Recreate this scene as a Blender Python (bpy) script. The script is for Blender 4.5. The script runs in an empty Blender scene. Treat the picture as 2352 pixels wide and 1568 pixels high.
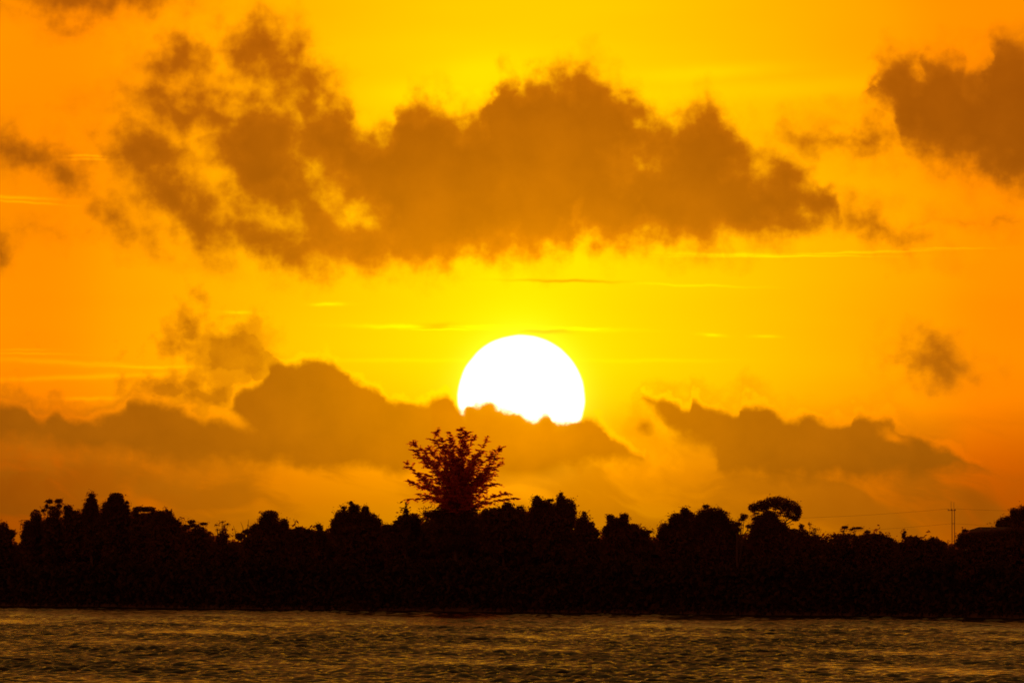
import bpy, math, random
import numpy as np

# ----------------------------------------------------------------------------------------------
# camera, exposure
# ----------------------------------------------------------------------------------------------
S = bpy.context.scene
COL = S.collection
R = math.radians
HFOV = 6.0
F = 1176.0 / math.tan(R(HFOV / 2))       # focal length in survey units (frame is 2352 units wide)
HY = 1258.0                              # the level of the true horizon in survey units
CAM_H = 8.0

cd = bpy.data.cameras.new("camera")
cam = bpy.data.objects.new("camera", cd)
COL.objects.link(cam)
cd.sensor_width = 36
cd.lens = 18 / math.tan(R(HFOV / 2))
cd.clip_start = 1.0
cd.clip_end = 60000
cam.location = (0, 0, CAM_H)
cam.rotation_euler = (R(90) + math.atan((HY - 784) / F), 0, 0)
S.camera = cam
S.view_settings.view_transform = 'Standard'
S.view_settings.look = 'None'
S.view_settings.exposure = 0.0
S.view_settings.gamma = 1.0
S.view_settings.use_curve_mapping = False
S.cycles.max_bounces = 5
S.cycles.diffuse_bounces = 4
S.cycles.glossy_bounces = 3
S.cycles.use_denoising = True
S.cycles.filter_width = 1.8              # soft long lens
S.cycles.sample_clamp_indirect = 4.0
S.cycles.sample_clamp_direct = 4.0

# ----------------------------------------------------------------------------------------------
# sun: low behind the far shore
# ----------------------------------------------------------------------------------------------
SUN_PX, SUN_PY = 1197.0, 915.0
SUN_EL = math.atan((HY - SUN_PY) / F)
SUN_AZ = math.atan((SUN_PX - 1176.0) / F)
SDIR = (math.sin(SUN_AZ) * math.cos(SUN_EL), math.cos(SUN_AZ) * math.cos(SUN_EL), math.sin(SUN_EL))
sl = bpy.data.lights.new("sun", 'SUN')
sl.energy = 4.0
sl.angle = R(0.6)
sl.color = (1.0, 0.36, 0.06)
sun = bpy.data.objects.new("sun", sl)
COL.objects.link(sun)
sun.rotation_euler = (R(-90) + SUN_EL, 0, -SUN_AZ)      # shines from +Y towards the camera

# ----------------------------------------------------------------------------------------------
# sky: world shader (Nishita ambient + dusty aureole round the sun + cloud banks by direction)
# ----------------------------------------------------------------------------------------------
W = bpy.data.worlds.new("World")
S.world = W
W.use_nodes = True
NT = W.node_tree
NT.nodes.clear()
W.cycles.sampling_method = 'MANUAL'
W.cycles.sample_map_resolution = 1024


class E:
    """a float socket with arithmetic that builds Math nodes"""
    def __init__(s, sock): s.s = sock
    def __add__(s, o): return mth('ADD', s, o)
    __radd__ = __add__
    def __sub__(s, o): return mth('SUBTRACT', s, o)
    def __rsub__(s, o): return mth('SUBTRACT', o, s)
    def __mul__(s, o): return mth('MULTIPLY', s, o)
    __rmul__ = __mul__
    def __truediv__(s, o): return mth('DIVIDE', s, o)


def put(sock, v):
    if isinstance(v, E): NT.links.new(v.s, sock)
    elif hasattr(v, 'is_output'): NT.links.new(v, sock)
    else: sock.default_value = v


def mth(op, a, b=None, c=None, clamp=False):
    n = NT.nodes.new('ShaderNodeMath'); n.operation = op; n.use_clamp = clamp
    put(n.inputs[0], a)
    if b is not None: put(n.inputs[1], b)
    if c is not None: put(n.inputs[2], c)
    return E(n.outputs[0])


def mx(a, b): return mth('MAXIMUM', a, b)
def mn(a, b): return mth('MINIMUM', a, b)
def smax(a, b, k): return mth('SMOOTH_MAX', a, b, k)
def smin(a, b, k): return mth('SMOOTH_MIN', a, b, k)
def exp(a): return mth('EXPONENT', a)


def sstep(a, lo, hi, o0=0.0, o1=1.0):
    n = NT.nodes.new('ShaderNodeMapRange'); n.interpolation_type = 'SMOOTHSTEP'
    put(n.inputs[0], a); put(n.inputs[1], lo); put(n.inputs[2], hi); put(n.inputs[3], o0); put(n.inputs[4], o1)
    return E(n.outputs[0])


def comb(x, y, z=0.0):
    n = NT.nodes.new('ShaderNodeCombineXYZ'); put(n.inputs[0], x); put(n.inputs[1], y); put(n.inputs[2], z)
    return n.outputs[0]


def sep(v):
    n = NT.nodes.new('ShaderNodeSeparateXYZ'); NT.links.new(v, n.inputs[0])
    return [E(o) for o in n.outputs]


def vm(op, a, b=None):
    n = NT.nodes.new('ShaderNodeVectorMath'); n.operation = op
    put(n.inputs[0], a)
    if b is not None: put(n.inputs[3 if op == 'SCALE' else 1], b)
    return n.outputs['Value' if op in ('LENGTH', 'DOT_PRODUCT') else 'Vector']


def noise(vec, scale, detail=4.0, rough=0.55, dims='2D', dist=0.0, color=False):
    n = NT.nodes.new('ShaderNodeTexNoise'); n.noise_dimensions = dims
    NT.links.new(vec, n.inputs['Vector'])
    n.inputs['Scale'].default_value = scale; n.inputs['Detail'].default_value = detail
    n.inputs['Roughness'].default_value = rough; n.inputs['Distortion'].default_value = dist
    return n.outputs['Color'] if color else E(n.outputs[0])


def curve(x, pts):
    """piecewise smooth curve through pts (x, y); returns y at x"""
    xs = [p[0] for p in pts]; ys = [p[1] for p in pts]
    x0, x1, y0, y1 = min(xs), max(xs), min(ys), max(ys)
    t = mth('MULTIPLY_ADD', x, 1 / (x1 - x0), -x0 / (x1 - x0), clamp=True)
    n = NT.nodes.new('ShaderNodeFloatCurve')
    c = n.mapping.curves[0]
    q = [((a - x0) / (x1 - x0), (b - y0) / (y1 - y0)) for a, b in pts]
    c.points[0].location = q[0]; c.points[1].location = q[-1]
    for a in q[1:-1]: c.points.new(*a)
    for p in c.points: p.handle_type = 'AUTO_CLAMPED'
    n.mapping.update()
    put(n.inputs['Value'], t)
    return mth('MULTIPLY_ADD', E(n.outputs[0]), y1 - y0, y0)


LAST = [0.0]     # every lobe is chained on the one before it (with no weight) so that the shader stack stays small


def ell(P, cx, cy, rx, ry, rot=0.0):
    """signed size inside an ellipse (positive inside, survey units)"""
    n = NT.nodes.new('ShaderNodeMapping'); n.vector_type = 'TEXTURE'
    NT.links.new(P, n.inputs[0])
    NT.links.new(comb(cx, cy, LAST[0]), n.inputs['Location'])
    n.inputs['Rotation'].default_value = (0, 0, R(rot))
    n.inputs['Scale'].default_value = (rx, ry, 1e12)
    r = min(rx, ry)
    LAST[0] = mth('MULTIPLY_ADD', E(vm('LENGTH', n.outputs[0])), -r, r)
    return LAST[0]


def gauss(P, cx, cy, rx, ry, rot=0.0):
    n = NT.nodes.new('ShaderNodeMapping'); n.vector_type = 'TEXTURE'
    NT.links.new(P, n.inputs[0])
    NT.links.new(comb(cx, cy, LAST[0]), n.inputs['Location'])
    n.inputs['Rotation'].default_value = (0, 0, R(rot))
    n.inputs['Scale'].default_value = (rx, ry, 1e12)
    l = E(vm('LENGTH', n.outputs[0]))
    LAST[0] = exp(l * l * -1.0)
    return LAST[0]


def mixc(f, a, b):
    n = NT.nodes.new('ShaderNodeMix'); n.data_type = 'RGBA'
    put(n.inputs[0], f); put(n.inputs[6], a); put(n.inputs[7], b)
    return n.outputs[2]


def build_world():
    tc = NT.nodes.new('ShaderNodeTexCoord')
    D = tc.outputs['Generated']
    dx, dy, dz = sep(D)
    yy = mx(dy, 0.02)
    X = mth('MULTIPLY_ADD', dx / yy, F, 1176.0)
    Y = mth('MULTIPLY_ADD', dz / yy, -F, HY)
    P0 = comb(X, Y)
    front = sstep(dy, 0.90, 0.965)
    # distance from the sun, squeezed upwards (the glow stands as a column over the sun)
    df = vm('SUBTRACT', D, SDIR)
    fx, fy, fz = sep(df)
    rs = E(vm('LENGTH', df)) * F
    df1 = comb(fx, fy, mth('MULTIPLY_ADD', fz, 0.5, mx(fz - 0.042, 0.0) * 5.5))
    rr = E(vm('LENGTH', df1)) * F
    t = rr / (rr + 1200.0)
    r_ = curve(t, [(0, 2.1), (.077, 1.75), (.17, 1.5), (.266, 1.32), (.36, 1.18), (.43, 1.10), (.5, .96), (.6, .66), (.667, .50), (.8, .25), (.91, .070), (1, .026)])
    g_ = curve(t, [(0, 1.06), (.077, .88), (.17, .73), (.266, .60), (.36, .46), (.43, .355), (.5, .260), (.6, .285), (.667, .27), (.8, .155), (.91, .044), (1, .015)])
    b_ = curve(t, [(0, 0.0), (.5, 0.0), (.667, .006), (.8, .022), (.91, .007), (1, .003)])
    # thicker air close to the horizon
    ext = curve(Y, [(-3000, 1.0), (800, 1.0), (900, .96), (980, .84), (1060, .73), (1130, .58), (1200, .46), (1300, .40), (1500, .38)])
    ext_g = curve(Y, [(-3000, 1.0), (760, 1.0), (880, .90), (980, .68), (1060, .505), (1130, .39), (1200, .33), (1300, .32), (1500, .30)])
    # slow unevenness of the veil of haze, stretched along the horizon
    veil = noise(vm('MULTIPLY', P0, (0.0006, 0.0035, 1)), 1.0, 3.0, 0.5)
    vf = mth('MULTIPLY_ADD', veil, 0.30, 0.85)
    # reddish fill added to the unseen sky behind the camera, lights the tree fronts
    back_fill = sstep(dy, 0.0, -0.7)
    sky = comb(mth('MULTIPLY_ADD', back_fill, 0.65, r_ * ext * vf), mth('MULTIPLY_ADD', back_fill, 0.095, g_ * ext_g * vf), mth('MULTIPLY_ADD', back_fill, 0.02, b_ * ext_g))

    # ---------------- noise that breaks up every cloud edge
    w1 = noise(P0, 1 / 75.0, 4.0, 0.52, color=True)
    w1 = vm('SUBTRACT', w1, (0.5, 0.5, 0.5))
    w2 = noise(P0, 1 / 230.0, 2.0, 0.5, color=True)
    w2 = vm('SUBTRACT', w2, (0.5, 0.5, 0.5))
    P = vm('ADD', P0, vm('SCALE', w1, 88.0))          # ragged
    P = vm('MULTIPLY', P, (1, 1, 0))
    Ps = vm('MULTIPLY', vm('ADD', P0, vm('SCALE', w1, 48.0)), (1, 1, 0))   # less ragged, for the low banks
    nz = noise(P0, 1 / 48.0, 5.0, 0.52) - 0.5
    nb = noise(P0, 1 / 130.0, 4.0, 0.55) - 0.5
    px, py, _ = sep(P)
    sx, sy, _ = sep(Ps)

    # ---------------- big upper cloud
    top = curve(px, [(600, 560), (660, 480), (715, 360), (738, 290), (764, 240), (800, 262), (825, 296), (870, 305), (900, 298), (918, 268), (940, 240), (962, 232), (1000, 236),
                     (1030, 255), (1062, 274), (1090, 277), (1115, 262), (1140, 204), (1160, 180), (1176, 180), (1186, 197), (1200, 192),
                     (1230, 172), (1260, 164), (1290, 159), (1320, 170), (1350, 172), (1380, 188), (1410, 196), (1440, 220), (1465, 248),
                     (1490, 272), (1515, 282), (1545, 275), (1575, 258), (1600, 262), (1625, 247), (1645, 258), (1670, 290), (1690, 325),
                     (1720, 345), (1755, 362), (1790, 368), (1830, 388), (1862, 412), (1886, 434), (1902, 462), (1918, 492), (1960, 540)])
    bot = curve(px, [(600, 500), (660, 530), (720, 565), (760, 585), (800, 605), (830, 614), (900, 609), (960, 606), (1060, 597), (1176, 585), (1250, 577), (1290, 570),
                     (1310, 545), (1330, 522), (1345, 532), (1362, 552), (1400, 562), (1500, 562), (1600, 557), (1700, 548), (1800, 532),
                     (1860, 516), (1900, 502), (1960, 488)])
    body = mn(py - top, bot - py)
    left = None
    for e in [(345, 350, 78, 58, 15), (600, 125, 80, 62, 25), (690, 205, 70, 60, 55), (415, 140, 52, 40, 10), (415, 255, 80, 36, 10),
              (600, 360, 105, 120, 60), (560, 270, 150, 40, 8), (400, 445, 95, 42, 42), (465, 510, 70, 40, 40), (650, 470, 95, 75, 30), (690, 570, 85, 42, 5),
              (590, 545, 90, 30, 15), (740, 330, 90, 80, 60), (760, 400, 90, 100, 50), (790, 560, 60, 50, 0)]:
        v = ell(P, *e)
        left = v if left is None else smax(left, v, 14.0)
    up = smax(body, left, 10.0)
    for e in [(480, 390, 46, 84, -14), (632, 508, 44, 20, 10), (765, 450, 62, 20, 42), (815, 492, 26, 26, 0), (676, 268, 10, 34, -10), (500, 190, 80, 30, -12),
              (540, 230, 40, 22, 20), (720, 385, 30, 14, 40)]:
        up = smin(up, (ell(P, *e) - 3.0) * -1.0, 14.0)
    for e in [(1476, 372, 7, 5, 0), (1748, 392, 20, 16, 20)]:
        up = smin(up, (ell(P, *e) - 4.0) * -1.0, 10.0)
    # cloud at the far right of the view with its torn tail, and the small ones
    t2 = curve(px, [(1970, 300), (1988, 250), (2004, 205), (2018, 165), (2042, 142), (2062, 138), (2085, 148), (2106, 156), (2125, 132), (2150, 126), (2180, 136),
                    (2210, 146), (2235, 166), (2256, 164), (2272, 122), (2300, 98), (2352, 98), (2450, 120), (2700, 160), (2900, 300)])
    b2 = curve(px, [(1970, 200), (2004, 216), (2030, 236), (2050, 268), (2066, 304), (2086, 332), (2120, 348), (2180, 366), (2250, 388),
                    (2300, 404), (2352, 430), (2450, 420), (2700, 330), (2900, 280)])
    right = mn(py - t2, b2 - py)
    up = mx(up, right)
    small = None
    for e in [(1990, 318, 75, 18, -6), (1905, 318, 45, 11, 5), (45, 350, 82, 24, 12), (138, 388, 46, 22, 42), (2152, 832, 66, 40, 12),
              (165, -22, 95, 52, 0), (300, -12, 60, 24, 0), (2005, 522, 50, 15, 20), (-14, 575, 16, 18, 0), (268, 498, 24, 7, 30), (60, 1000, 1, 1, 0)]:
        v = ell(P, *e)
        small = v if small is None else mx(small, v)
    up = mx(up, small - 2.0)
    up = up + nz * 66.0 + nb * 46.0 + sstep(X, 650.0, 900.0, 17.0, 11.0)
    a_up = sstep(up, -26.0, 42.0)
    # thin skirt round the same clouds
    a_thin = sstep(up + nb * 70.0, -66.0, 6.0)

    # ---------------- low banks round the sun
    t3 = curve(sx, [(-300, 950), (-60, 925), (0, 920), (40, 926), (75, 950), (100, 962), (130, 946), (165, 966), (200, 966), (240, 955), (290, 930),
                    (320, 912), (345, 912), (375, 926), (410, 930), (450, 950), (490, 962), (520, 945), (540, 918), (562, 890), (592, 874), (612, 850), (640, 836), (672, 840), (692, 831), (722, 830),
                    (746, 821), (770, 832), (800, 855), (826, 880), (860, 895), (900, 908), (932, 919), (956, 925), (976, 916), (1005, 904),
                    (1030, 910), (1050, 930), (1066, 941), (1078, 932), (1088, 920), (1110, 917), (1135, 924), (1160, 932), (1200, 944), (1222, 950),
                    (1245, 942), (1262, 951), (1280, 963), (1298, 965), (1322, 964), (1340, 957), (1362, 955), (1382, 966), (1402, 986),
                    (1422, 1012), (1446, 1036), (1468, 1052), (1500, 1100)])
    b3 = curve(sx, [(-300, 1000), (0, 1006), (80, 1002), (112, 1010), (180, 1030), (240, 1026), (262, 1036), (342, 1046), (450, 1052), (550, 1054), (620, 1054), (700, 1062),
                    (800, 1070), (930, 1074), (1050, 1076), (1150, 1072), (1250, 1073), (1350, 1072), (1402, 1066), (1500, 1040)])
    low = mn(sy - t3, (b3 - sy) * 0.5 + 8.0 + nb * 30.0)
    for e in [(535, 812, 78, 44, 10), (425, 772, 16, 28, 30), (606, 842, 58, 40, 45), (575, 790, 46, 30, 30), (395, 900, 50, 18, 15), (470, 905, 60, 16, 15)]:
        low = smax(low, mn(ell(Ps, *e) - 3.0 + nz * 55.0, 5.0), 8.0)
    low = smin(low, (ell(Ps, 492, 950, 66, 16, 24) - 3.0) * -1.0, 10.0)
    t4 = curve(sx, [(1440, 980), (1468, 930), (1482, 917), (1500, 919), (1526, 912), (1546, 924), (1580, 940), (1600, 914), (1622, 926), (1652, 940), (1688, 946), (1702, 926),
                    (1730, 921), (1756, 931), (1782, 945), (1812, 960), (1850, 958), (1886, 962), (1916, 971), (1950, 970), (1966, 948), (1992, 953),
                    (2030, 956), (2056, 976), (2082, 996), (2130, 1014), (2182, 1035), (2222, 1056), (2262, 1078), (2300, 1100)])
    b4 = curve(sx, [(1440, 900), (1480, 932), (1520, 958), (1536, 985), (1562, 1000), (1602, 1012), (1640, 1028), (1652, 1052), (1682, 1076), (1750, 1088),
                    (1850, 1092), (1950, 1090), (2050, 1084), (2150, 1078), (2300, 1070)])
    low2 = mn(sy - t4, (b4 - sy) * 0.5 + 9.0 + nb * 30.0)
    rim_f = mx(mn(sy - t3, b3 - sy - 25.0), mn(sy - t4, b4 - sy - 25.0))
    low2 = mx(low2, ell(Ps, 1478, 978, 26, 20, 0) - 4.0)
    low2 = smin(low2, (ell(Ps, 2055, 1000, 22, 8, 35) - 3.0) * -1.0, 6.0)
    low = mx(low, low2)
    # edges soft below, crisp on top
    lown = low + nz * 15.0
    lo_w = sstep(X, 480.0, 620.0, 1.5, 1.3)
    a_low = mx(sstep(lown, lo_w * -5.0, lo_w * 14.0), sstep(rs, 160.0, 215.0, 1.0, 0.0) * sstep(Y, 985.0, 1010.0))
    a_rim = sstep(rim_f + nz * 90.0 + nb * 30.0, -24.0, -2.0)
    a_mid = sstep(low + nb * 120.0 + nz * 70.0, -62.0, 4.0) * (sstep(X, 560.0, 700.0, 0.62, 0.0) + sstep(X, 1380.0, 1460.0, 0.0, 0.40) * sstep(X, 1640.0, 1900.0, 1.0, 0.4))

    # ---------------- colours
    g1 = exp(rs * (-1 / 420.0))
    ccol = comb(mth('MULTIPLY_ADD', g1, 0.66, 0.315), mth('MULTIPLY_ADD', g1, 0.235, 0.082), mth('MULTIPLY_ADD', g1, -0.004, 0.002))
    mott = mth('MULTIPLY_ADD', nb, 0.34, 1.0)
    ccol = vm('SCALE', ccol, mott)
    horiz = curve(Y, [(-3000, 1.0), (960, 1.0), (1080, .86), (1200, .8), (1500, .7)])
    ccol = vm('SCALE', ccol, horiz)

    # ---------------- thin bright streaks and thin dark ones
    Pk = vm('MULTIPLY', vm('ADD', P0, vm('MULTIPLY', w1, (60, 9, 0))), (1, 1, 0))
    streak = None
    for (k, e) in [(.9, (960, 750, 120, 5, 1)), (.9, (1000, 756, 75, 3, 1)), (.7, (1200, 754, 190, 5, 1)), (.8, (1330, 755, 55, 4, 0)),
                   (1.1, (200, 358, 45, 3, 2)), (1.0, (200, 366, 48, 3, 1)), (.9, (30, 452, 90, 4, 3)), (.9, (50, 463, 75, 3, 5)),
                   (.9, (1690, 585, 130, 4.5, 1)), (1.0, (1780, 588, 190, 2.5, 0)), (.7, (1990, 579, 200, 3, -2)), (.6, (2180, 570, 90, 2, 0)),
                   (.9, (757, 699, 34, 4, 0)), (.7, (552, 717, 34, 4, 2)), (.8, (1638, 769, 24, 4, 4)), (.6, (1757, 772, 26, 3.5, 0)),
                   (.45, (1600, 655, 120, 3, 2)), (.5, (140, 832, 190, 6, 3)), (.6, (320, 842, 140, 4, 1)), (.6, (180, 866, 230, 6, -2)),
                   (.5, (60, 812, 90, 3, 1)), (.6, (210, 914, 80, 5, -1)), (.4, (50, 803, 60, 3, 0)), (.35, (1300, 1075, 130, 8, -4)),
                   (.3, (1100, 165, 120, 40, -8)), (.35, (1650, 165, 160, 18, -4)), (.25, (1900, 200, 300, 25, -3)),
                   (.3, (1000, 210, 140, 30, 0)), (.22, (900, 827, 200, 5, 0)), (.22, (1500, 828, 150, 5, 0))]:
        v = gauss(Pk, *e) * k
        streak = v if streak is None else mx(streak, v)
    dark = mx(gauss(Pk, 1300, 645, 110, 3.5, 1) * 0.35, mx(gauss(Pk, 1000, 750, 50, 7, 0) * 0.35, gauss(Pk, 1250, 760, 70, 6, 0) * 0.3))
    kf = streak * 0.40 * front
    sky = vm('MULTIPLY', sky, comb(1.0 + kf, 1.0 + kf * 1.3, 1.0))
    sky = vm('MULTIPLY', sky, comb(1.0 - dark * front, 1.0 - dark * 1.2 * front, 1.0))

    # ---------------- dim torn sheets between the banks and the trees
    Pl = vm('MULTIPLY', vm('ADD', P0, vm('SCALE', w2, 120.0)), (1, 1, 0))
    rt = NT.nodes.new('ShaderNodeVectorRotate'); rt.rotation_type = 'Z_AXIS'
    NT.links.new(Pl, rt.inputs[0]); rt.inputs['Angle'].default_value = R(-15)
    sheet = noise(vm('MULTIPLY', rt.outputs[0], (1 / 300.0, 1 / 95.0, 1)), 1.0, 4.0, 0.5)
    sheet = sheet + gauss(P0, 1260, 1160, 190, 62, 0) * 0.17 - gauss(P0, 1580, 1100, 150, 34, 18) * 0.12 + gauss(P0, 60, 1110, 240, 70, 0) * 0.16
    sheet = sheet + gauss(P0, 460, 1160, 120, 50, 0) * 0.08 + gauss(P0, 2000, 1190, 320, 50, 0) * 0.12
    band = curve(Y, [(940, 0.0), (1040, 0.7), (1090, 1.0), (1200, 1.0), (1400, 1.0)])
    sh = sstep(sheet, 0.42, 0.62) * band
    shmix = sstep(sheet, 0.40, 0.66) * band * 0.70 * front
    edge = sstep(X, -200.0, 420.0, 0.78, 1.0)
    edge = edge * sstep(X, 1900.0, 2500.0, 1.0, 0.9)
    edge = sstep(Y, 900.0, 1060.0, 1.0, 0.0) * (1.0 - edge) + edge
    sky = mixc(shmix, vm('SCALE', sky, 1.06), vm('SCALE', ccol, 1.12))
    sky = vm('SCALE', sky, edge)

    # ---------------- the disc
    dsc = sstep(rs + nz * 4.0, 138.0, 149.0, 1.0, 0.0)
    bloom = exp(mx(rs - 146.0, 0.0) * (-1 / 26.0))
    skyd = vm('ADD', sky, vm('SCALE', comb(1.0, 0.75, 0.05), bloom * 0.28))
    disc = vm('ADD', skyd, vm('SCALE', comb(3.0, 2.9, 2.4), dsc))

    # ---------------- compose: streaked sky, disc, upper cloud, rims, low banks
    up_mix = mth('MULTIPLY_ADD', a_up, 0.76, a_thin * 0.22) * front
    # thin parts of the cloud let more of the glow through
    upcol = vm('SCALE', ccol, sstep(up + nb * 60.0, 10.0, 85.0, 1.28, 0.97) * sstep(py - top, 0.0, 380.0, 0.92, 1.14))
    c1 = mixc(up_mix, disc, upcol)
    glow = exp(rs * (-1 / 800.0))

    rim = mth('MULTIPLY', a_rim, (1.0 - a_low)) * front * sstep(rs, 135.0, 175.0)
    rimc = vm('MULTIPLY', sky, comb(1.3, 1.22, 1.0))
    c2 = mixc(a_mid * front, c1, vm('SCALE', ccol, 1.25))
    c2 = mixc(rim * mth('MULTIPLY_ADD', glow, 0.80, 0.08), c2, rimc)
    lowop = mx(sstep(rs, 150.0, 260.0, 1.0, 0.94), sstep(X, 900.0, 1000.0) * sstep(X, 1400.0, 1500.0, 1.0, 0.0))
    c3 = mixc(a_low * front * lowop, c2, ccol)

    # the rim of the bank lets the disc shine through where it is thin
    seep = dsc * front * exp(mx(lown, 0.0) * (-1 / 7.0)) * sstep(Y, 985.0, 1005.0, 1.0, 0.0)
    c3 = vm('ADD', c3, vm('SCALE', comb(0.9, 0.62, 0.02), seep))

    # ---------------- broken cloud over the rest of the sky, outside the view
    far = noise(vm('MULTIPLY', D, (2.2, 2.2, 6.0)), 1.6, 5.0, 0.55, dims='3D')
    fa = sstep(far, 0.45, 0.62) * sstep(rr, 1500.0, 2900.0)
    c4 = mixc(fa * 0.75, c3, vm('SCALE', c3, 0.5))

    nish = NT.nodes.new('ShaderNodeTexSky'); nish.sky_type = 'NISHITA'
    nish.sun_disc = False
    nish.sun_elevation = SUN_EL
    nish.sun_rotation = SUN_AZ
    nish.altitude = 0; nish.air_density = 2.0; nish.dust_density = 5.0; nish.ozone_density = 1.0
    warm = vm('MULTIPLY', nish.outputs[0], (1.0, 0.5, 0.12))      # warm white balance of the whole view
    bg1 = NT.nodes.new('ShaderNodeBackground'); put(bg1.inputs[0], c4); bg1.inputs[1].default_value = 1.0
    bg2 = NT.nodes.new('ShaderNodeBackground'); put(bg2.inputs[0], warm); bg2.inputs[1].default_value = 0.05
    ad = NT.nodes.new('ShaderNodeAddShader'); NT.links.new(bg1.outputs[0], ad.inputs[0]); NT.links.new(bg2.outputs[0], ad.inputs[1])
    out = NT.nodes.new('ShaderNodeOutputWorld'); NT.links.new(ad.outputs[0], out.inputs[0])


build_world()

# ----------------------------------------------------------------------------------------------
# helpers
# ----------------------------------------------------------------------------------------------
rng = np.random.default_rng(7)


def shore_d(px):
    """distance of the waterline along the sight line px"""
    return CAM_H * F / (1391 + 29 * px / 2352.0 - HY)


def pt(px, py, d):
    return np.array(((px - 1176.0) / F * d, d, CAM_H + (HY - py) / F * d))


def tag(o, label=None, cat=None, group=None, kind=None):
    if label: o['label'] = label
    if cat: o['category'] = cat
    if group: o['group'] = group
    if kind: o['kind'] = kind
    return o


def empty(name, loc):
    o = bpy.data.objects.new(name, None); COL.objects.link(o); o.location = [float(v) for v in loc]
    o.empty_display_size = 0.5
    return o


def mesh_obj(name, V, faces, mat, parent=None, smooth=False, origin=None):
    """V world coordinates (n,3); faces (m,k) int array or list"""
    V = np.asarray(V, float)
    if origin is None:
        origin = np.array(parent.location) if parent is not None else np.zeros(3)
    V = V - origin
    me = bpy.data.meshes.new(name)
    Fc = np.asarray(faces)
    n, k = Fc.shape
    me.vertices.add(len(V)); me.vertices.foreach_set('co', V.astype(np.float32).ravel())
    me.loops.add(n * k); me.loops.foreach_set('vertex_index', Fc.astype(np.int32).ravel())
    me.polygons.add(n)
    me.polygons.foreach_set('loop_start', np.arange(0, n * k, k, dtype=np.int32))
    me.update(calc_edges=True)
    if smooth: me.polygons.foreach_set('use_smooth', np.ones(n, dtype=bool))
    me.materials.append(mat)
    o = bpy.data.objects.new(name, me); COL.objects.link(o)
    if parent is not None: o.parent = parent
    else: o.location = [float(v) for v in origin]
    return o


def material(name):
    m = bpy.data.materials.new(name); m.use_nodes = True
    nt = m.node_tree; nt.nodes.clear()
    return m, nt, nt.nodes.new('ShaderNodeOutputMaterial')


def leaf_material(name, c1, c2, trans, tfac):
    m, nt, out = material(name)
    tcn = nt.nodes.new('ShaderNodeTexCoord')
    n = nt.nodes.new('ShaderNodeTexNoise'); n.inputs['Scale'].default_value = 0.9; n.inputs['Detail'].default_value = 3
    nt.links.new(tcn.outputs['Object'], n.inputs['Vector'])
    rp = nt.nodes.new('ShaderNodeValToRGB')
    rp.color_ramp.elements[0].position = .35; rp.color_ramp.elements[0].color = (*c1, 1)
    rp.color_ramp.elements[1].position = .65; rp.color_ramp.elements[1].color = (*c2, 1)
    nt.links.new(n.outputs[0], rp.inputs[0])
    d = nt.nodes.new('ShaderNodeBsdfDiffuse'); nt.links.new(rp.outputs[0], d.inputs[0])
    t = nt.nodes.new('ShaderNodeBsdfTranslucent'); t.inputs[0].default_value = (*trans, 1)
    mix = nt.nodes.new('ShaderNodeMixShader'); mix.inputs[0].default_value = tfac
    nt.links.new(d.outputs[0], mix.inputs[1]); nt.links.new(t.outputs[0], mix.inputs[2])
    nt.links.new(mix.outputs[0], out.inputs[0])
    return m


def plain_material(name, c1, c2, scale, rough=0.8, bump=0.2):
    m, nt, out = material(name)
    tcn = nt.nodes.new('ShaderNodeTexCoord')
    n = nt.nodes.new('ShaderNodeTexNoise'); n.inputs['Scale'].default_value = scale; n.inputs['Detail'].default_value = 5
    nt.links.new(tcn.outputs['Object'], n.inputs['Vector'])
    rp = nt.nodes.new('ShaderNodeValToRGB')
    rp.color_ramp.elements[0].position = .3; rp.color_ramp.elements[0].color = (*c1, 1)
    rp.color_ramp.elements[1].position = .7; rp.color_ramp.elements[1].color = (*c2, 1)
    nt.links.new(n.outputs[0], rp.inputs[0])
    b = nt.nodes.new('ShaderNodeBsdfPrincipled'); b.inputs['Roughness'].default_value = rough
    nt.links.new(rp.outputs[0], b.inputs['Base Color'])
    bp = nt.nodes.new('ShaderNodeBump'); bp.inputs['Strength'].default_value = bump
    nt.links.new(n.outputs[0], bp.inputs['Height']); nt.links.new(bp.outputs[0], b.inputs['Normal'])
    nt.links.new(b.outputs[0], out.inputs[0])
    return m


M_LEAF = leaf_material('foliage_dark', (.050, .042, .014), (.080, .062, .022), (.24, .075, .02), .45)
M_LEAF2 = leaf_material('foliage_red_brown', (.085, .030, .014), (.120, .045, .020), (.80, .30, .085), .80)
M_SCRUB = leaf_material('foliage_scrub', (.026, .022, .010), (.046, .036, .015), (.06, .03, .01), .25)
M_BARK = plain_material('bark', (.022, .016, .010), (.045, .032, .02), 3.0)
M_EARTH = plain_material('shore_earth', (.022, .016, .010), (.05, .036, .02), 0.6)
M_WALL = plain_material('plaster_wall', (.35, .30, .24), (.45, .40, .32), 1.5)
M_ROOF = plain_material('roof_sheet', (.035, .025, .02), (.05, .035, .025), 2.0)
M_POLE = plain_material('weathered_pole', (.14, .12, .10), (.22, .19, .16), 4.0)
M_WIRE = plain_material('cable_metal', (.05, .05, .05), (.08, .08, .08), 4.0)
M_WIN = plain_material('window_glass_dark', (.02, .02, .02), (.03, .03, .03), 2.0, rough=0.5, bump=0.0)


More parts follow.
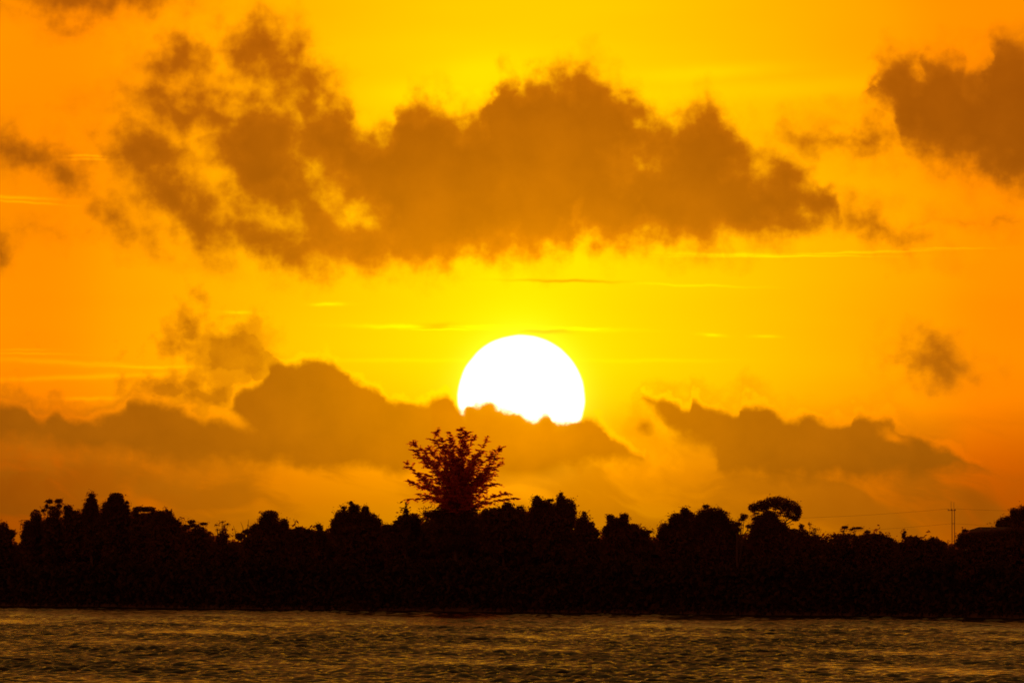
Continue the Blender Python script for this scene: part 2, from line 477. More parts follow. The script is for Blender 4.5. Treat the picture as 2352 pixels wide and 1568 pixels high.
def leaf_cards(C, size, aspect=1.8, flat=0.0, axis=None):
    """rhombic leaf faces centred on C (n,3) with lengths size (n,)"""
    n = len(C)
    a = rng.normal(size=(n, 3)) if axis is None else axis + rng.normal(size=(n, 3)) * 0.35
    a[:, 2] *= (1 - flat)
    a /= np.linalg.norm(a, axis=1)[:, None] + 1e-9
    b = np.cross(a, rng.normal(size=(n, 3)))
    b /= np.linalg.norm(b, axis=1)[:, None] + 1e-9
    a = a * (size / 2)[:, None]; b = b * (size / 2 / aspect)[:, None]
    V = np.stack([C - a, C + b - a * 0.1, C + a, C - b - a * 0.1], 1).reshape(-1, 3)
    Fq = np.arange(4 * n).reshape(n, 4)
    return V, Fq


def tube(path, radii, seg=6):
    """tapered tube along a path; returns V, F"""
    path = np.asarray(path, float)
    n = len(path)
    V = []
    for i in range(n):
        d = path[min(i + 1, n - 1)] - path[max(i - 1, 0)]
        d = d / (np.linalg.norm(d) + 1e-9)
        u = np.cross(d, (0.31, 1.0, 0.17)); u /= np.linalg.norm(u) + 1e-9
        v = np.cross(d, u)
        for k in range(seg):
            an = 2 * math.pi * k / seg
            V.append(path[i] + radii[i] * (math.cos(an) * u + math.sin(an) * v))
    Fc = []
    for i in range(n - 1):
        for k in range(seg):
            k2 = (k + 1) % seg
            Fc.append((i * seg + k, i * seg + k2, (i + 1) * seg + k2, (i + 1) * seg + k))
    # caps (quads over fans)
    V.append(path[0]); c0 = len(V) - 1
    V.append(path[-1]); c1 = len(V) - 1
    for k in range(0, seg, 2):
        Fc.append((c0, (k + 2) % seg, (k + 1) % seg, k))
        o = (n - 1) * seg
        Fc.append((c1, o + k, o + (k + 1) % seg, o + (k + 2) % seg))
    return np.array(V), np.array(Fc)


def join(parts):
    Vs, Fs, off = [], [], 0
    for V, Fc in parts:
        Vs.append(V); Fs.append(Fc + off); off += len(V)
    return np.concatenate(Vs), np.concatenate(Fs)


GROUND_Z = 0.9


def blob_points(cx, cy, rx, ry, d, leaf_px, cover, ragged=0.45):
    """points and sizes (world) filling one lobe of a crown"""
    s = d / F
    c = pt(cx, cy, d)
    area = math.pi * rx * ry
    n = int(cover * area / (leaf_px * leaf_px * 0.28)) + 6
    v = rng.normal(size=(n, 3)); v /= np.linalg.norm(v, axis=1)[:, None]
    r = rng.random(n) ** 0.45
    q = v * r[:, None] * np.array((rx, max(min(rx, ry * 1.6), 6), ry)) * s
    # twig tufts that break the outline
    m = max(4, int(ragged * (rx + ry) / leaf_px * 3.2))
    tv = rng.normal(size=(m, 3)); tv /= np.linalg.norm(tv, axis=1)[:, None]
    tc_ = tv * np.array((rx, min(rx, ry * 1.6), ry)) * s * (0.98 + rng.random((m, 1)) ** 2 * 0.42)
    k = 9
    tq = (tc_[:, None, :] + rng.normal(size=(m, k, 3)) * leaf_px * 0.75 * s).reshape(-1, 3)
    q = np.concatenate([q, tq]) + c
    sz = leaf_px * s * (0.6 + 0.8 * rng.random(len(q)))
    return q, sz


def tree(name, label, blobs, back=10.0, leaf=4.2, cover=6.5, lower=True, fill=True, trunk_px=None, mat=None, cat='tree', group='trees along the far shore', whisk=()):
    """a tree: Empty at its foot > trunk (with limbs), crown.  blobs: (cx, cy, rx, ry[, cover])"""
    xs = [b[0] for b in blobs]
    x0 = min(b[0] - b[2] for b in blobs); x1 = max(b[0] + b[2] for b in blobs)
    ymax = max(b[1] + b[3] for b in blobs); ymin = min(b[1] - b[3] for b in blobs)
    tx = trunk_px if trunk_px is not None else 0.5 * (x0 + x1)
    d = shore_d(tx) + back
    s = d / F
    foot = pt(tx, 0, d); foot[2] = GROUND_Z - 0.15
    root = empty(name, foot)
    tag(root, label, cat, group)
    pts, szs = [], []
    full = list(blobs)
    if fill:                               # carry every broad lobe down to the foot of the crown
        for b in blobs:
            y = b[1] + b[3] * 0.8; wd = 0.95
            while b[2] > 9 and y < ymax:
                wd *= 1.12
                full.append((b[0] + rng.normal() * 2.0, y, b[2] * wd, max(b[3], 8)))
                y += max(b[3], 8)
    for b in full:
        q, sz = blob_points(b[0], b[1], b[2], b[3], d, leaf, b[4] if len(b) > 4 else cover)
        pts.append(q); szs.append(sz)
    if lower:                              # the crown carries on downwards into the thicket
        w = (x1 - x0) * 0.5
        for yy, k in ((ymax + 6, .92), (ymax + 34, .95), (ymax + 64, .9)):
            if yy < 1350:
                q, sz = blob_points((x0 + x1) / 2, yy, w * k, 30, d, 10.0, 7.0, 0.1)
                pts.append(q); szs.append(sz)
    V, Fq = leaf_cards(np.concatenate(pts), np.concatenate(szs))
    extra = []
    mesh_obj('crown', V, Fq, mat or M_LEAF, root)
    # trunk with limbs that reach into the lobes
    H = pt(tx, ymin, d)[2]
    topc = pt(tx, ymin + 0.45 * (ymax - ymin), d)
    rb = max(0.12, 0.022 * (H - GROUND_Z))
    path = [foot]
    for i in range(1, 6):
        f = i / 5
        p = foot * (1 - f) + topc * f
        p[0] += rng.normal() * 0.12; p[1] += rng.normal() * 0.12
        path.append(p)
    parts = [tube(path, [rb * (1.25 if i == 0 else 1 - 0.14 * i) for i in range(6)], 8)]
    for b in blobs[:9]:
        e = pt(b[0], b[1], d); e[1] += rng.normal() * 0.4
        j = path[2 + rng.integers(0, 3)]
        mid = (j + e) / 2 + np.array((0, 0, -0.12 * np.linalg.norm(e - j)))
        parts.append(tube([j, mid, e], [rb * .45, rb * .3, rb * .1], 6))
    for (a, b, c, e) in whisk:             # bare twigs that stand out of the crown
        p0, p1 = pt(a, b, d), pt(c, e, d)
        parts.append(tube([p0, (p0 + p1) / 2 + np.array((.08, 0, .05)), p1], [.05, .04, .02], 4))
    V, Fq = join(parts)
    mesh_obj('trunk', V, Fq, M_BARK, root, smooth=True)
    return root


def Z1(*L): return [(a * .25, 1091 + b * .25, c * .25, e * .25, *r) for a, b, c, e, *r in L]
def Z2(*L): return [(516.8 + a * .25, 1091 + b * .25, c * .25, e * .25, *r) for a, b, c, e, *r in L]
def Z3(*L): return [(861.3 + a * .25, 947.4 + b * .25, c * .25, e * .25, *r) for a, b, c, e, *r in L]
def Z4(*L): return [(1320.7 + a * .25, 1091 + b * .25, c * .25, e * .25, *r) for a, b, c, e, *r in L]
def Z5(*L): return [(1764 + a * .25, 1091 + b * .25, c * .25, e * .25, *r) for a, b, c, e, *r in L]


# ----------------------------------------------------------------------------------------------
# water: one sheet with real waves, finest inside the view
# ----------------------------------------------------------------------------------------------
def build_water():
    uu = np.concatenate([-np.geomspace(1.6, 0.066, 40), np.linspace(-0.0645, 0.0645, 560), np.geomspace(0.066, 1.6, 40)])
    ys = [-60.0, -30.0, -5.0]
    y = 12.0
    while y < 1520:
        ys.append(y)
        if y < 560: y += max(1.2, y * 0.02) if y < 420 else 2.5
        else: y += 0.30 if y < 860 else (0.42 if y < 1060 else 0.52)
    ys += [1600, 2000, 3000, 6000, 12000, 24000]
    ys = np.array(ys)
    YY, UU = np.meshgrid(ys, uu, indexing='ij')
    XX = UU * np.maximum(np.abs(YY), 40.0)
    dyr = np.gradient(ys)[:, None] * np.ones_like(UU)
    Z = np.zeros_like(XX)
    r2 = np.random.default_rng(3)
    inner = np.clip((0.075 - np.abs(UU)) / 0.01, 0, 1)
    shore = 1.0
    for i in range(72):
        lam = 0.9 * (4.2 / 0.9) ** r2.random()
        th = r2.normal() * 0.75 + 0.2           # travel direction about the view axis
        k = 2 * math.pi / lam
        amp = 0.0205 * (lam / 3.0) ** 0.8
        fade = np.clip((lam / (2.6 * dyr)) - 0.35, 0, 1)
        ph = k * (XX * math.sin(th) + YY * math.cos(th)) + r2.random() * 6.28
        Z += amp * fade * (np.sin(ph) + 0.25 * np.sin(2 * ph + 1.57))
    # gusts make patches rougher and smoother
    g = 0.75 + 0.35 * np.sin(XX * 0.11 + YY * 0.021 + 1.0) * np.sin(YY * 0.034 - XX * 0.05) + 0.15 * np.sin(XX * 0.3 + 2 + YY * 0.06)
    Z *= inner * g * (1.0 - 0.40 * np.clip((YY - 850) / 250, 0, 1))
    V = np.stack([XX, YY, Z], 2).reshape(-1, 3)
    nr, nc = XX.shape
    idx = np.arange(nr * nc).reshape(nr, nc)
    Fq = np.stack([idx[:-1, :-1], idx[:-1, 1:], idx[1:, 1:], idx[1:, :-1]], 2).reshape(-1, 4)
    m, nt, out = material('lake_water')
    tcn = nt.nodes.new('ShaderNodeTexCoord')
    b = nt.nodes.new('ShaderNodeBsdfPrincipled')
    b.inputs['Base Color'].default_value = (.012, .009, .003, 1)
    b.inputs['Roughness'].default_value = 0.10
    b.inputs['IOR'].default_value = 1.333
    n1 = nt.nodes.new('ShaderNodeTexNoise'); n1.inputs['Scale'].default_value = 1.1; n1.inputs['Detail'].default_value = 4; n1.inputs['Roughness'].default_value = .6
    mp = nt.nodes.new('ShaderNodeMapping'); mp.inputs['Scale'].default_value = (1.0, 0.55, 1.0)
    nt.links.new(tcn.outputs['Object'], mp.inputs[0]); nt.links.new(mp.outputs[0], n1.inputs['Vector'])
    bp = nt.nodes.new('ShaderNodeBump'); bp.inputs['Strength'].default_value = 1.0; bp.inputs['Distance'].default_value = 0.012
    nt.links.new(n1.outputs[0], bp.inputs['Height']); nt.links.new(bp.outputs[0], b.inputs['Normal'])
    nt.links.new(b.outputs[0], out.inputs[0])
    o = mesh_obj('water', V, Fq, m, smooth=True)
    tag(o, kind='structure')


build_water()


# ----------------------------------------------------------------------------------------------
# far shore: land with a low bank along a straight waterline
# ----------------------------------------------------------------------------------------------
def build_shore():
    pxs = np.linspace(-9000, 11000, 240)
    A, B = pt(0, HY, shore_d(0)), pt(2352, HY, shore_d(2352))
    dirv = (B - A) / (B[0] - A[0])
    rows = []
    prof = [(-1.5, -1.2), (0.0, -0.3), (0.3, 0.35), (1.2, 0.75), (4, 0.9), (12, 1.0), (60, 1.1), (300, 1.2), (2000, 1.3), (9000, 1.3), (20000, 1.3)]
    xs = np.linspace(-1400, 1200, 521)
    for off, z in prof:
        yb = A[1] + (xs - A[0]) * dirv[1]
        yb = np.maximum(yb, 500)
        jit = (np.sin(xs * 0.9) * 0.12 + np.sin(xs * 2.3 + 1) * 0.08) if 0 < off < 20 else 0 * xs
        rows.append(np.stack([xs * (1 + max(off, 0) / 1500.0), yb + off, z + jit * 0.4 + 0 * xs], 1))
    V = np.concatenate(rows)
    nc = len(xs)
    idx = np.arange(len(prof) * nc).reshape(len(prof), nc)
    Fq = np.stack([idx[:-1, :-1], idx[:-1, 1:], idx[1:, 1:], idx[1:, :-1]], 2).reshape(-1, 4)
    o = mesh_obj('shore', V, Fq, M_EARTH, smooth=True)
    tag(o, kind='structure')


build_shore()


# ----------------------------------------------------------------------------------------------
# thicket below and behind the trees: uncountable, one object each
# ----------------------------------------------------------------------------------------------
RIDGE = [(-500, 1230), (0, 1238), (45, 1242), (60, 1236), (80, 1205), (100, 1192), (150, 1182), (190, 1185), (232, 1170), (300, 1180), (350, 1177), (400, 1190), (420, 1204), (440, 1216), (470, 1218),
         (500, 1232), (535, 1238), (560, 1236), (600, 1224), (670, 1217), (750, 1217), (775, 1208), (860, 1206), (885, 1210), (915, 1210), (930, 1196), (990, 1180), (1100, 1176), (1150, 1172), (1215, 1170),
         (1250, 1176), (1320, 1190), (1345, 1210), (1365, 1226), (1378, 1234), (1392, 1226), (1490, 1232), (1508, 1236), (1516, 1220), (1560, 1205), (1680, 1212), (1700, 1222), (1735, 1224), (1760, 1205), (1810, 1208),
         (1830, 1222), (1880, 1240), (1940, 1254), (1990, 1236), (2040, 1240), (2066, 1250), (2078, 1240), (2110, 1242), (2150, 1248), (2190, 1253), (2212, 1240), (2240, 1225), (2300, 1215), (2352, 1205), (2900, 1205)]


def ridge(px):
    return np.interp(px, [p[0] for p in RIDGE], [p[1] for p in RIDGE])


def thicket(name, label, cat, off0, off1, top, n, size, mat, bottom=GROUND_Z):
    px = rng.uniform(-700, 3000, n)
    d = shore_d(px) + rng.uniform(off0, off1, n)
    s = d / F
    ty = top(px)
    # bottom of the thicket is the ground at that distance
    gy = HY + (CAM_H - bottom) / s
    f = rng.random(n)
    py = ty + (gy - ty) * f
    C = np.stack([(px - 1176) * s, d, CAM_H + (HY - py) * s], 1)
    sz = size * s * (0.6 + 0.8 * rng.random(n)) * (0.55 + 0.75 * np.minimum(1, f * 5))
    V, Fq = leaf_cards(C, sz, 1.5)
    o = mesh_obj(name, V, Fq, mat)
    tag(o, label, cat, kind='stuff')


def wob(px, a, w, ph):
    return a * (np.sin(px / w + ph) + 0.6 * np.sin(px / (w * 0.43) + 2 * ph) + 0.4 * np.sin(px / (w * 0.19) + 3 * ph))


thicket('woodland_mass', 'dark closed woodland behind the skyline trees of the far shore', 'woodland', 24, 38,
        lambda p: ridge(p) + 2 + wob(p, 3, 21, 1.0), 127000, 15, M_LEAF)
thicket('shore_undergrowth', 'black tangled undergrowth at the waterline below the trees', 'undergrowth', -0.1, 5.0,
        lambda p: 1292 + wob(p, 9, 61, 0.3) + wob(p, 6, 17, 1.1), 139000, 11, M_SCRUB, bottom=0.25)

# ----------------------------------------------------------------------------------------------
# trees of the skyline, left to right
# ----------------------------------------------------------------------------------------------
tree('bushy_tree', 'low blurred bushy tree cut by the left edge of the photo', Z1((30, 480, 55, 50), (100, 525, 50, 28), (-60, 500, 80, 50)), 9)
tree('round_topped_tree', 'round topped leafy tree at the outer left end of the tall left clump',
     Z1((330, 385, 55, 75), (255, 465, 48, 55), (320, 470, 100, 70), (240, 530, 40, 50)), 12)
tree('open_crowned_tree', 'open crowned tree with two flat puffs on top, beside the round topped tree at left',
     Z1((455, 240, 38, 22), (540, 238, 40, 24), (430, 285, 22, 22), (545, 285, 32, 24), (480, 300, 40, 18), (510, 345, 75, 38), (400, 325, 26, 16), (500, 420, 85, 55)), 14, fill=False, leaf=3.6)
tree('bushy_tree', 'short knobby tree between the open crowned tree and the layered narrow tree',
     Z1((630, 320, 46, 46), (605, 300, 25, 28), (650, 370, 50, 40), (710, 345, 22, 22), (745, 375, 36, 22)), 16)
tree('layered_narrow_tree', 'narrow upright tree in stacked ragged layers rising from the left clump',
     Z1((840, 188, 36, 20), (838, 222, 52, 20), (828, 252, 46, 18), (842, 282, 66, 20), (838, 318, 70, 20), (842, 352, 78, 24), (845, 265, 34, 110)), 13, leaf=3.6)
tree('dome_headed_tree', 'tallest tree of the left clump with a dome head and loose side tufts',
     Z1((1070, 185, 64, 26), (1030, 215, 44, 18), (1090, 222, 40, 16), (1005, 270, 66, 30), (1060, 300, 100, 50), (1168, 252, 26, 14), (1150, 285, 40, 16), (1145, 325, 38, 14), (1060, 380, 130, 50)), 11, leaf=3.6)
tree('flat_topped_tree', 'flat topped tree with see-through gaps, right of the dome headed tree',
     Z1((1270, 308, 55, 22), (1360, 304, 70, 18), (1330, 325, 90, 14), (1240, 345, 40, 26), (1330, 372, 110, 26), (1420, 345, 40, 30), (1330, 420, 140, 40)), 15, fill=False, leaf=3.6)
tree('sloping_tree', 'broad tree with a small knob on top that slopes down rightwards from the left clump',
     Z1((1480, 348, 66, 24), (1530, 325, 20, 14), (1560, 350, 30, 20), (1540, 400, 90, 50), (1625, 440, 46, 34), (1500, 460, 170, 50)), 13)
tree('two_tufted_tree', 'small tree with two separate tufts on the slope below the left clump',
     Z1((1760, 428, 42, 20), (1872, 445, 38, 14), (1775, 462, 64, 20), (1835, 500, 66, 32), (1700, 480, 50, 30), (1790, 550, 140, 40)), 11, fill=False, leaf=3.6)
tree('sparse_sapling', 'thin see-through sapling with scattered leaf tufts in the dip of the skyline',
     Z1((2040, 430, 22, 7, 1.2), (1992, 456, 22, 6, 1.2), (2092, 452, 16, 12, 1.2), (2000, 500, 26, 9, 1.6), (2072, 508, 24, 10, 1.6), (2030, 545, 22, 10), (2092, 556, 16, 10), (2060, 470, 18, 6, 1.0), (2040, 585, 60, 14)), 8, fill=False, leaf=3.2, trunk_px=510)
tree('round_headed_tree', 'round headed tree with a side lobe, alone right of the dip in the skyline',
     Z2((410, 362, 85, 42), (545, 435, 46, 40), (370, 425, 66, 46), (285, 468, 40, 28), (440, 490, 140, 45), (205, 512, 34, 20), (135, 548, 40, 20)), 10, leaf=3.8,
     whisk=[(560, 1225, 553, 1198), (566, 1222, 571, 1192), (541, 1228, 536, 1207)])
tree('low_scrubby_tree', 'low scrubby tree on the even ridge left of the pointed mound',
     Z2((680, 490, 36, 16), (635, 512, 60, 20), (770, 515, 66, 18), (690, 540, 120, 30)), 14)
tree('spiky_small_tree', 'tiny spiky tufted tree at the left foot of the pointed mound', Z2((872, 485, 36, 28), (855, 465, 26, 16), (870, 540, 60, 40)), 9, leaf=3.6,
     whisk=[(733, 1212, 720, 1205), (733, 1210, 724, 1199), (734, 1208, 730, 1197)])
tree('mound_tree', 'broad pointed mound of leaves standing between two dips left of the feathery tree',
     Z2((1158, 258, 22, 22), (1190, 295, 56, 34), (1290, 305, 38, 22), (1092, 300, 30, 16), (1080, 355, 70, 44), (1200, 385, 130, 55), (1320, 385, 80, 46), (1400, 430, 52, 40), (1020, 430, 50, 40), (1200, 470, 220, 55)), 12, leaf=3.8)
tree('conifer', 'small thin spire of a conifer close beside the feathery tree', Z2((1662, 262, 6, 14), (1662, 290, 11, 10), (1662, 315, 16, 10), (1662, 342, 22, 12), (1662, 372, 30, 16)), 6, leaf=3.0)
tree('ragged_tree', 'ragged dark tree with an outstretched tip at the left foot of the feathery tree',
     Z2((1650, 410, 72, 50), (1735, 390, 62, 46), (1570, 425, 34, 10), (1600, 450, 50, 30), (1680, 480, 120, 50), (1500, 470, 60, 20)), 8)
tree('low_leafy_tree', 'low leafy tree just right of the feathery tree below its hanging branches',
     Z3((1215, 860, 58, 40), (1130, 910, 90, 40), (1330, 868, 36, 12), (1290, 900, 100, 30), (1030, 920, 60, 40)), 11)
tree('twin_peaked_tree', 'big twin peaked tree with a knob on its right peak, right of the feathery tree',
     Z3((1490, 812, 56, 44), (1485, 775, 22, 14), (1560, 845, 70, 46), (1710, 748, 20, 16), (1712, 800, 46, 50), (1770, 855, 76, 70), (1690, 880, 90, 70), (1610, 805, 36, 16), (1640, 930, 210, 60)), 13, leaf=3.8)
tree('stepped_tree', 'narrow tree stepping down at the right of the twin peaked tree',
     Z3((1918, 922, 20, 18), (1922, 965, 40, 38), (1895, 1000, 50, 40), (1985, 1030, 36, 30), (1940, 1060, 90, 40), (2030, 1108, 40, 12)), 10)
tree('lobed_tree', 'tree with two small leaf lobes on top, standing between two sky gaps',
     Z4((330, 382, 38, 24), (455, 374, 42, 28), (400, 425, 86, 36), (540, 478, 58, 36), (290, 490, 40, 26), (450, 510, 150, 46), (690, 518, 30, 14), (630, 525, 60, 36)), 12, leaf=3.8)
tree('spreading_tree', 'spreading rounded tree with a spiky crest, left of the wide domed tree',
     Z4((1010, 325, 48, 28), (930, 380, 60, 36), (980, 420, 130, 60), (830, 480, 60, 44), (1060, 370, 50, 36), (900, 520, 150, 50)), 15, leaf=3.8)
tree('wide_domed_tree', 'wide domed tree with pinholes of sky, right of the spreading spiky crested tree',
     Z4((1200, 288, 34, 20), (1260, 345, 136, 46), (1330, 370, 70, 52), (1170, 380, 70, 50), (1280, 405, 110, 22), (1440, 450, 56, 36), (1260, 445, 14, 30), (1370, 470, 60, 36), (1150, 470, 30, 46), (1300, 540, 190, 24)), 9, leaf=3.8, lower=True)
tree('leaning_tree', 'slim leaning tree with a single leaf puff on its tip beside the umbrella tree',
     Z4((1555, 378, 40, 24), (1535, 405, 30, 18), (1500, 450, 30, 24), (1605, 470, 40, 22), (1490, 500, 40, 24)), 6, fill=False, leaf=3.4, lower=False, trunk_px=1692)
tree('umbrella_tree', 'tall umbrella crowned tree with a broad dome and gaps of sky beneath it',
     Z4((1640, 300, 52, 42), (1720, 282, 74, 56), (1850, 254, 130, 64), (1970, 298, 100, 70), (2046, 340, 40, 62), (2026, 400, 38, 28), (1940, 372, 46, 14, 4), (1880, 345, 30, 12, 4), (1760, 335, 44, 14, 4), (1670, 350, 34, 10, 4), (1990, 385, 40, 20, 5)), 18, fill=False, leaf=3.4, trunk_px=1765, lower=False)
tree('mound_tree', 'dense pointed mound of leaves in front of the trunk of the umbrella tree',
     Z4((1790, 352, 70, 26), (1770, 385, 110, 34), (1765, 425, 140, 46), (1800, 480, 180, 70), (1830, 560, 200, 50), (1650, 400, 30, 20)), 10)
tree('wispy_tree', 'wispy tree with a dark column and loose twigs right of the umbrella tree',
     Z4((2082, 470, 26, 26), (2082, 530, 66, 40), (2010, 505, 40, 18), (2155, 450, 18, 12, 1.4), (2195, 490, 36, 8, 1.4), (2215, 505, 30, 8, 1.4), (2232, 548, 26, 10, 1.6), (2185, 525, 30, 8, 1.4), (2160, 580, 90, 26), (2280, 605, 46, 14)), 9, fill=False, leaf=3.2)
tree('two_plate_tree', 'airy tree with two flat leaf plates over a sky gap, left of the low mound',
     Z5((705, 478, 34, 15), (820, 485, 52, 13), (765, 498, 24, 8), (690, 515, 24, 16, 1.6), (715, 560, 46, 26, 1.6), (600, 598, 36, 20), (500, 600, 40, 14), (690, 605, 50, 20), (790, 560, 30, 20)), 10, fill=False, leaf=3.2)
tree('low_mound_tree', 'low even mound of a tree sloping down towards the utility pole',
     Z5((915, 520, 32, 14), (970, 556, 130, 22), (1080, 590, 80, 26), (850, 590, 76, 36), (1000, 620, 190, 30)), 13)
tree('stubby_tree', 'stubby tree with an upright left shoot on the low ridge left of the utility pole',
     Z5((1245, 555, 22, 34), (1255, 525, 14, 12), (1305, 585, 56, 26), (1390, 608, 66, 16), (1310, 625, 120, 24)), 9, leaf=3.6)
tree('bushy_tree', 'very small bushy tree nearest the left of the utility pole',
     Z5((1512, 588, 22, 18), (1480, 608, 50, 18), (1590, 628, 60, 12), (1500, 640, 90, 20)), 12, leaf=3.4)
tree('low_leafy_tree', 'low leafy tree in front of the house eaves right of the utility pole',
     Z5((1810, 508, 34, 12), (1790, 560, 52, 40), (1770, 610, 66, 36), (1850, 580, 60, 50), (1980, 560, 130, 44), (2100, 550, 130, 50), (2260, 540, 150, 60), (2420, 560, 130, 70)), 6)
tree('tall_leafy_tree', 'tall leafy tree behind the house, cut by the right edge of the photo',
     Z5((2270, 345, 54, 50), (2345, 335, 44, 56), (2205, 405, 62, 34), (2135, 430, 48, 32), (2290, 440, 120, 60), (2420, 400, 90, 90)), 26)


# ----------------------------------------------------------------------------------------------
# the tall feathery tree below the sun
# ----------------------------------------------------------------------------------------------
def feathery_tree():
    q = lambda a, b: (861.3 + a * .25, 947.4 + b * .25)
    cx, cy = q(745, 960)
    d = shore_d(cx) + 9
    s = d / F
    foot = pt(cx, 0, d); foot[2] = GROUND_Z - 0.2
    root = empty('feathery_tree', foot)
    tag(root, 'tall feathery reddish tree with a fan of loose branches, highest on the far shore', 'tree', 'trees along the far shore')
    parts = []
    base = pt(*q(745, 900), d)
    n = 7
    path = [foot + (base - foot) * i / n + np.array((rng.normal() * .08, 0, 0)) for i in range(n + 1)]
    parts.append(tube(path, [.42 - .03 * i for i in range(n + 1)], 8))
    tips = [(335, 268), (287, 468), (318, 632), (300, 798), (562, 170), (520, 245), (640, 320), (780, 165), (905, 215), (1035, 240), (985, 360),
            (1150, 332), (1170, 462), (1115, 650), (1205, 740), (1262, 785), (470, 560), (720, 410), (880, 430), (1020, 560), (600, 540), (410, 745),
            (820, 290), (700, 250), (440, 400), (930, 650), (560, 690), (1060, 470), (362, 350), (385, 560), (500, 330), (600, 420), (850, 560), (950, 440), (1085, 385), (1085, 570), (840, 185), (690, 180), (470, 690), (1010, 700)]
    C, SZ, AX = [], [], []
    for (a, b) in tips:
        e = pt(*q(a, b), d)
        e[1] += rng.normal() * 1.4
        st = path[-1] + np.array((rng.normal() * 0.35, rng.normal() * .35, -rng.random() * 2.2))
        L = np.linalg.norm(e - st)
        # stems climb steeply and then arch outwards, each in its own way
        c = st + (e - st) * (0.45 + 0.15 * rng.random()) + np.array((-(e[0] - st[0]) * (0.15 + 0.3 * rng.random()), rng.normal() * .5, (0.04 + 0.14 * rng.random()) * L))
        c2 = rng.normal(size=3) * 0.05 * L
        B = lambda t: (1 - t) ** 2 * st + 2 * t * (1 - t) * c + t * t * e + c2 * math.sin(3.1416 * 2 * t) * 0.5
        parts.append(tube([B(t) for t in np.linspace(0, 1, 9)], list(np.linspace(.09, .012, 9)), 5))
        for _ in range(int(26 + L * 5.0)):
            t = 0.16 + 0.84 * rng.random() ** 0.8
            p = B(t); g = B(min(1, t + .03)) - B(t - .03); g /= np.linalg.norm(g) + 1e-9
            sd = 1 if rng.random() < .5 else -1
            dr = g * (0.5 + 0.5 * rng.random()) + np.array((sd * (0.25 + 0.7 * rng.random()), rng.normal() * .6, rng.normal() * .18))
            dr /= np.linalg.norm(dr) + 1e-9
            tw = (0.45 + 1.35 * rng.random() ** 1.3) * (1.15 - 0.55 * t)
            parts.append(tube([p, p + dr * tw * .6, p + dr * tw + np.array((0, 0, -.16 * tw))], [.009, .007, .004], 4))
            for w in range(int(14 + 19 * tw)):
                f = 0.1 + 0.9 * rng.random()
                lv = np.array((rng.normal() + 0.6, rng.normal(), rng.normal() * 0.35 - 0.1))
                C.append(p + dr * tw * f + np.array((0, 0, -0.26 * f * f * tw)) + lv * 0.09)
                SZ.append(0.18 + 0.20 * rng.random())
                AX.append(lv)
    V, Fq = leaf_cards(np.array(C), np.array(SZ), 2.6, axis=np.array(AX))
    mesh_obj('crown', V, Fq, M_LEAF2, root)
    pts, szs = [], []
    for b in Z3((740, 860, 130, 62, 8), (700, 900, 160, 60, 8), (830, 900, 120, 60, 8), (745, 960, 240, 70, 8), (520, 930, 90, 36, 6), (745, 1060, 240, 90, 8), (745, 1180, 240, 90, 8)):
        p_, z_ = blob_points(b[0], b[1], b[2], b[3], d, 5.0, b[4])
        pts.append(p_); szs.append(z_)
    V, Fq = leaf_cards(np.concatenate(pts), np.concatenate(szs))
    mesh_obj('lower_foliage', V, Fq, M_LEAF, root)
    V, Fq = join(parts)
    mesh_obj('trunk', V, Fq, M_BARK, root, smooth=True)


feathery_tree()


# ----------------------------------------------------------------------------------------------
# house at the right, its hip roof over the bushes
# ----------------------------------------------------------------------------------------------
def box(c, sx, sy, sz):
    c = np.array(c, float)
    v = np.array([(a, b, e) for e in (-.5, .5) for b in (-.5, .5) for a in (-.5, .5)]) * (sx, sy, sz) + c
    f = np.array([(0, 2, 3, 1), (4, 5, 7, 6), (0, 1, 5, 4), (2, 6, 7, 3), (0, 4, 6, 2), (1, 3, 7, 5)])
    return v, f


def house():
    d = shore_d(2290) + 14
    s = d / F
    xl, xr = (2214 - 1176) * s, (2356 - 1176) * s
    w = xr - xl
    cx = (xl + xr) / 2
    ze = CAM_H + (HY - 1221) * s
    zr = CAM_H + (HY - 1209.5) * s
    root = empty('house', (cx, d + 3.5, GROUND_Z))
    tag(root, 'low house with a flat ridged hip roof among the bushes at the right edge', 'house')
    zg = GROUND_Z
    V, Fq = box((cx, d + 3.5, (zg + ze) / 2), w - 0.8, 6.2, ze - zg - 0.02)
    mesh_obj('wall', V, Fq, M_WALL, root)
    x0, x1, y0, y1 = xl, xr, d, d + 7
    i0 = 1.9
    v = [(x0, y0, ze), (x1, y0, ze), (x1, y1, ze), (x0, y1, ze), (x0 + i0, d + 3.3, zr), (x1 - i0, d + 3.3, zr), (x1 - i0, d + 3.7, zr), (x0 + i0, d + 3.7, zr),
         (x0, y0, ze - .16), (x1, y0, ze - .16), (x1, y1, ze - .16), (x0, y1, ze - .16)]
    f = [(0, 1, 5, 4), (1, 2, 6, 5), (2, 3, 7, 6), (3, 0, 4, 7), (4, 5, 6, 7), (0, 8, 9, 1), (1, 9, 10, 2), (2, 10, 11, 3), (3, 11, 8, 0), (8, 11, 10, 9)]
    mesh_obj('roof', v, f, M_ROOF, root)
    V, Fq = box((cx + 0.3, d + 0.37, zg + 1.05), 0.95, 0.06, 2.1)
    mesh_obj('door', V, Fq, M_BARK, root)
    for k in (-2.1, 2.3):
        V, Fq = box((cx + k, d + 0.37, zg + 1.5), 1.2, 0.06, 1.1)
        mesh_obj('window', V, Fq, M_WIN, root)


house()


# ----------------------------------------------------------------------------------------------
# utility pole with two legs and its cables, on the land far behind the trees
# ----------------------------------------------------------------------------------------------
POLE_D = 1900.0


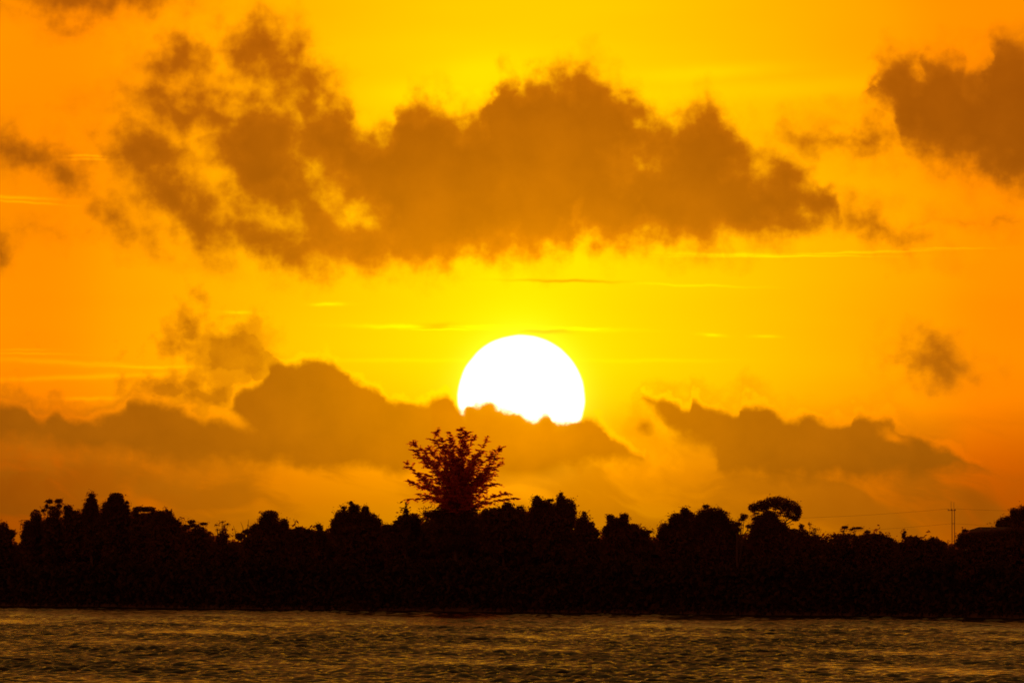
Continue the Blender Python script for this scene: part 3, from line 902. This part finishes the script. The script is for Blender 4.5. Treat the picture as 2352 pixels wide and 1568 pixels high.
def utility_pole():
    d = POLE_D; s = d / F
    foot = pt(2189.3, 0, d); foot[2] = GROUND_Z
    root = empty('utility_pole', foot)
    tag(root, 'grey twin legged utility pole with a short crossarm above the low ridge', 'utility pole')
    for px in (2186.4, 2192.2):
        a = pt(px + .5, 0, d); a[2] = GROUND_Z - .3
        b = pt(px, 1169, d)
        V, Fq = tube([a, (a + b) / 2, b], [.10, .085, .07], 8)
        mesh_obj('pole_leg', V, Fq, M_POLE, root, smooth=True)
    c = pt(2186.0, 1171.5, d)
    V, Fq = box(c, 19 * s, .16, .14)
    mesh_obj('crossarm', V, Fq, M_POLE, root)
    for px in (2177.5, 2185, 2193.5):
        a = pt(px, 1171, d) - np.array((0, .12, 0)); b = pt(px, 1167.5, d) - np.array((0, .12, 0))
        V, Fq = tube([a, a * .4 + b * .6, b], [.05, .07, .03], 6)
        mesh_obj('insulator', V, Fq, M_POLE, root, smooth=True)
    for px in (2184.5, 2190.8):
        a = pt(px, 1168, d); b = pt(px, 1152, d)
        V, Fq = tube([a, b], [.035, .03], 6)
        mesh_obj('lightning_rod', V, Fq, M_POLE, root, smooth=True)
    V, Fq = box(pt(2189.3, 1202, d), 6.5 * s, .1, .1)
    mesh_obj('brace', V, Fq, M_POLE, root)


utility_pole()


def cable(label, P, r=0.016):
    path = [pt(a, b, POLE_D - .2) for a, b in P]
    # sample a smooth line through the points
    xs = [p[0] for p in P]; ys = [p[1] for p in P]
    V, Fq = tube(path, [r] * len(path), 5)
    o = mesh_obj('power_cable', V, Fq, M_WIRE, origin=path[0])
    tag(o, label, 'cable', 'cables of the utility pole')


def span(x0, y0, x1, y1, sag, n=14):
    return [(x0 + (x1 - x0) * i / n, y0 + (y1 - y0) * i / n + sag * 4 * (i / n) * (1 - i / n)) for i in range(n + 1)]


cable('upper thin power cable from the crossarm of the utility pole', span(1560, 1190, 2178, 1168, 9) + span(2193, 1168, 2800, 1172, 6))
cable('lower thin power cable meeting the legs of the utility pole halfway down', span(1560, 1228, 2186, 1202, 8) + span(2192, 1202, 2800, 1214, 6))
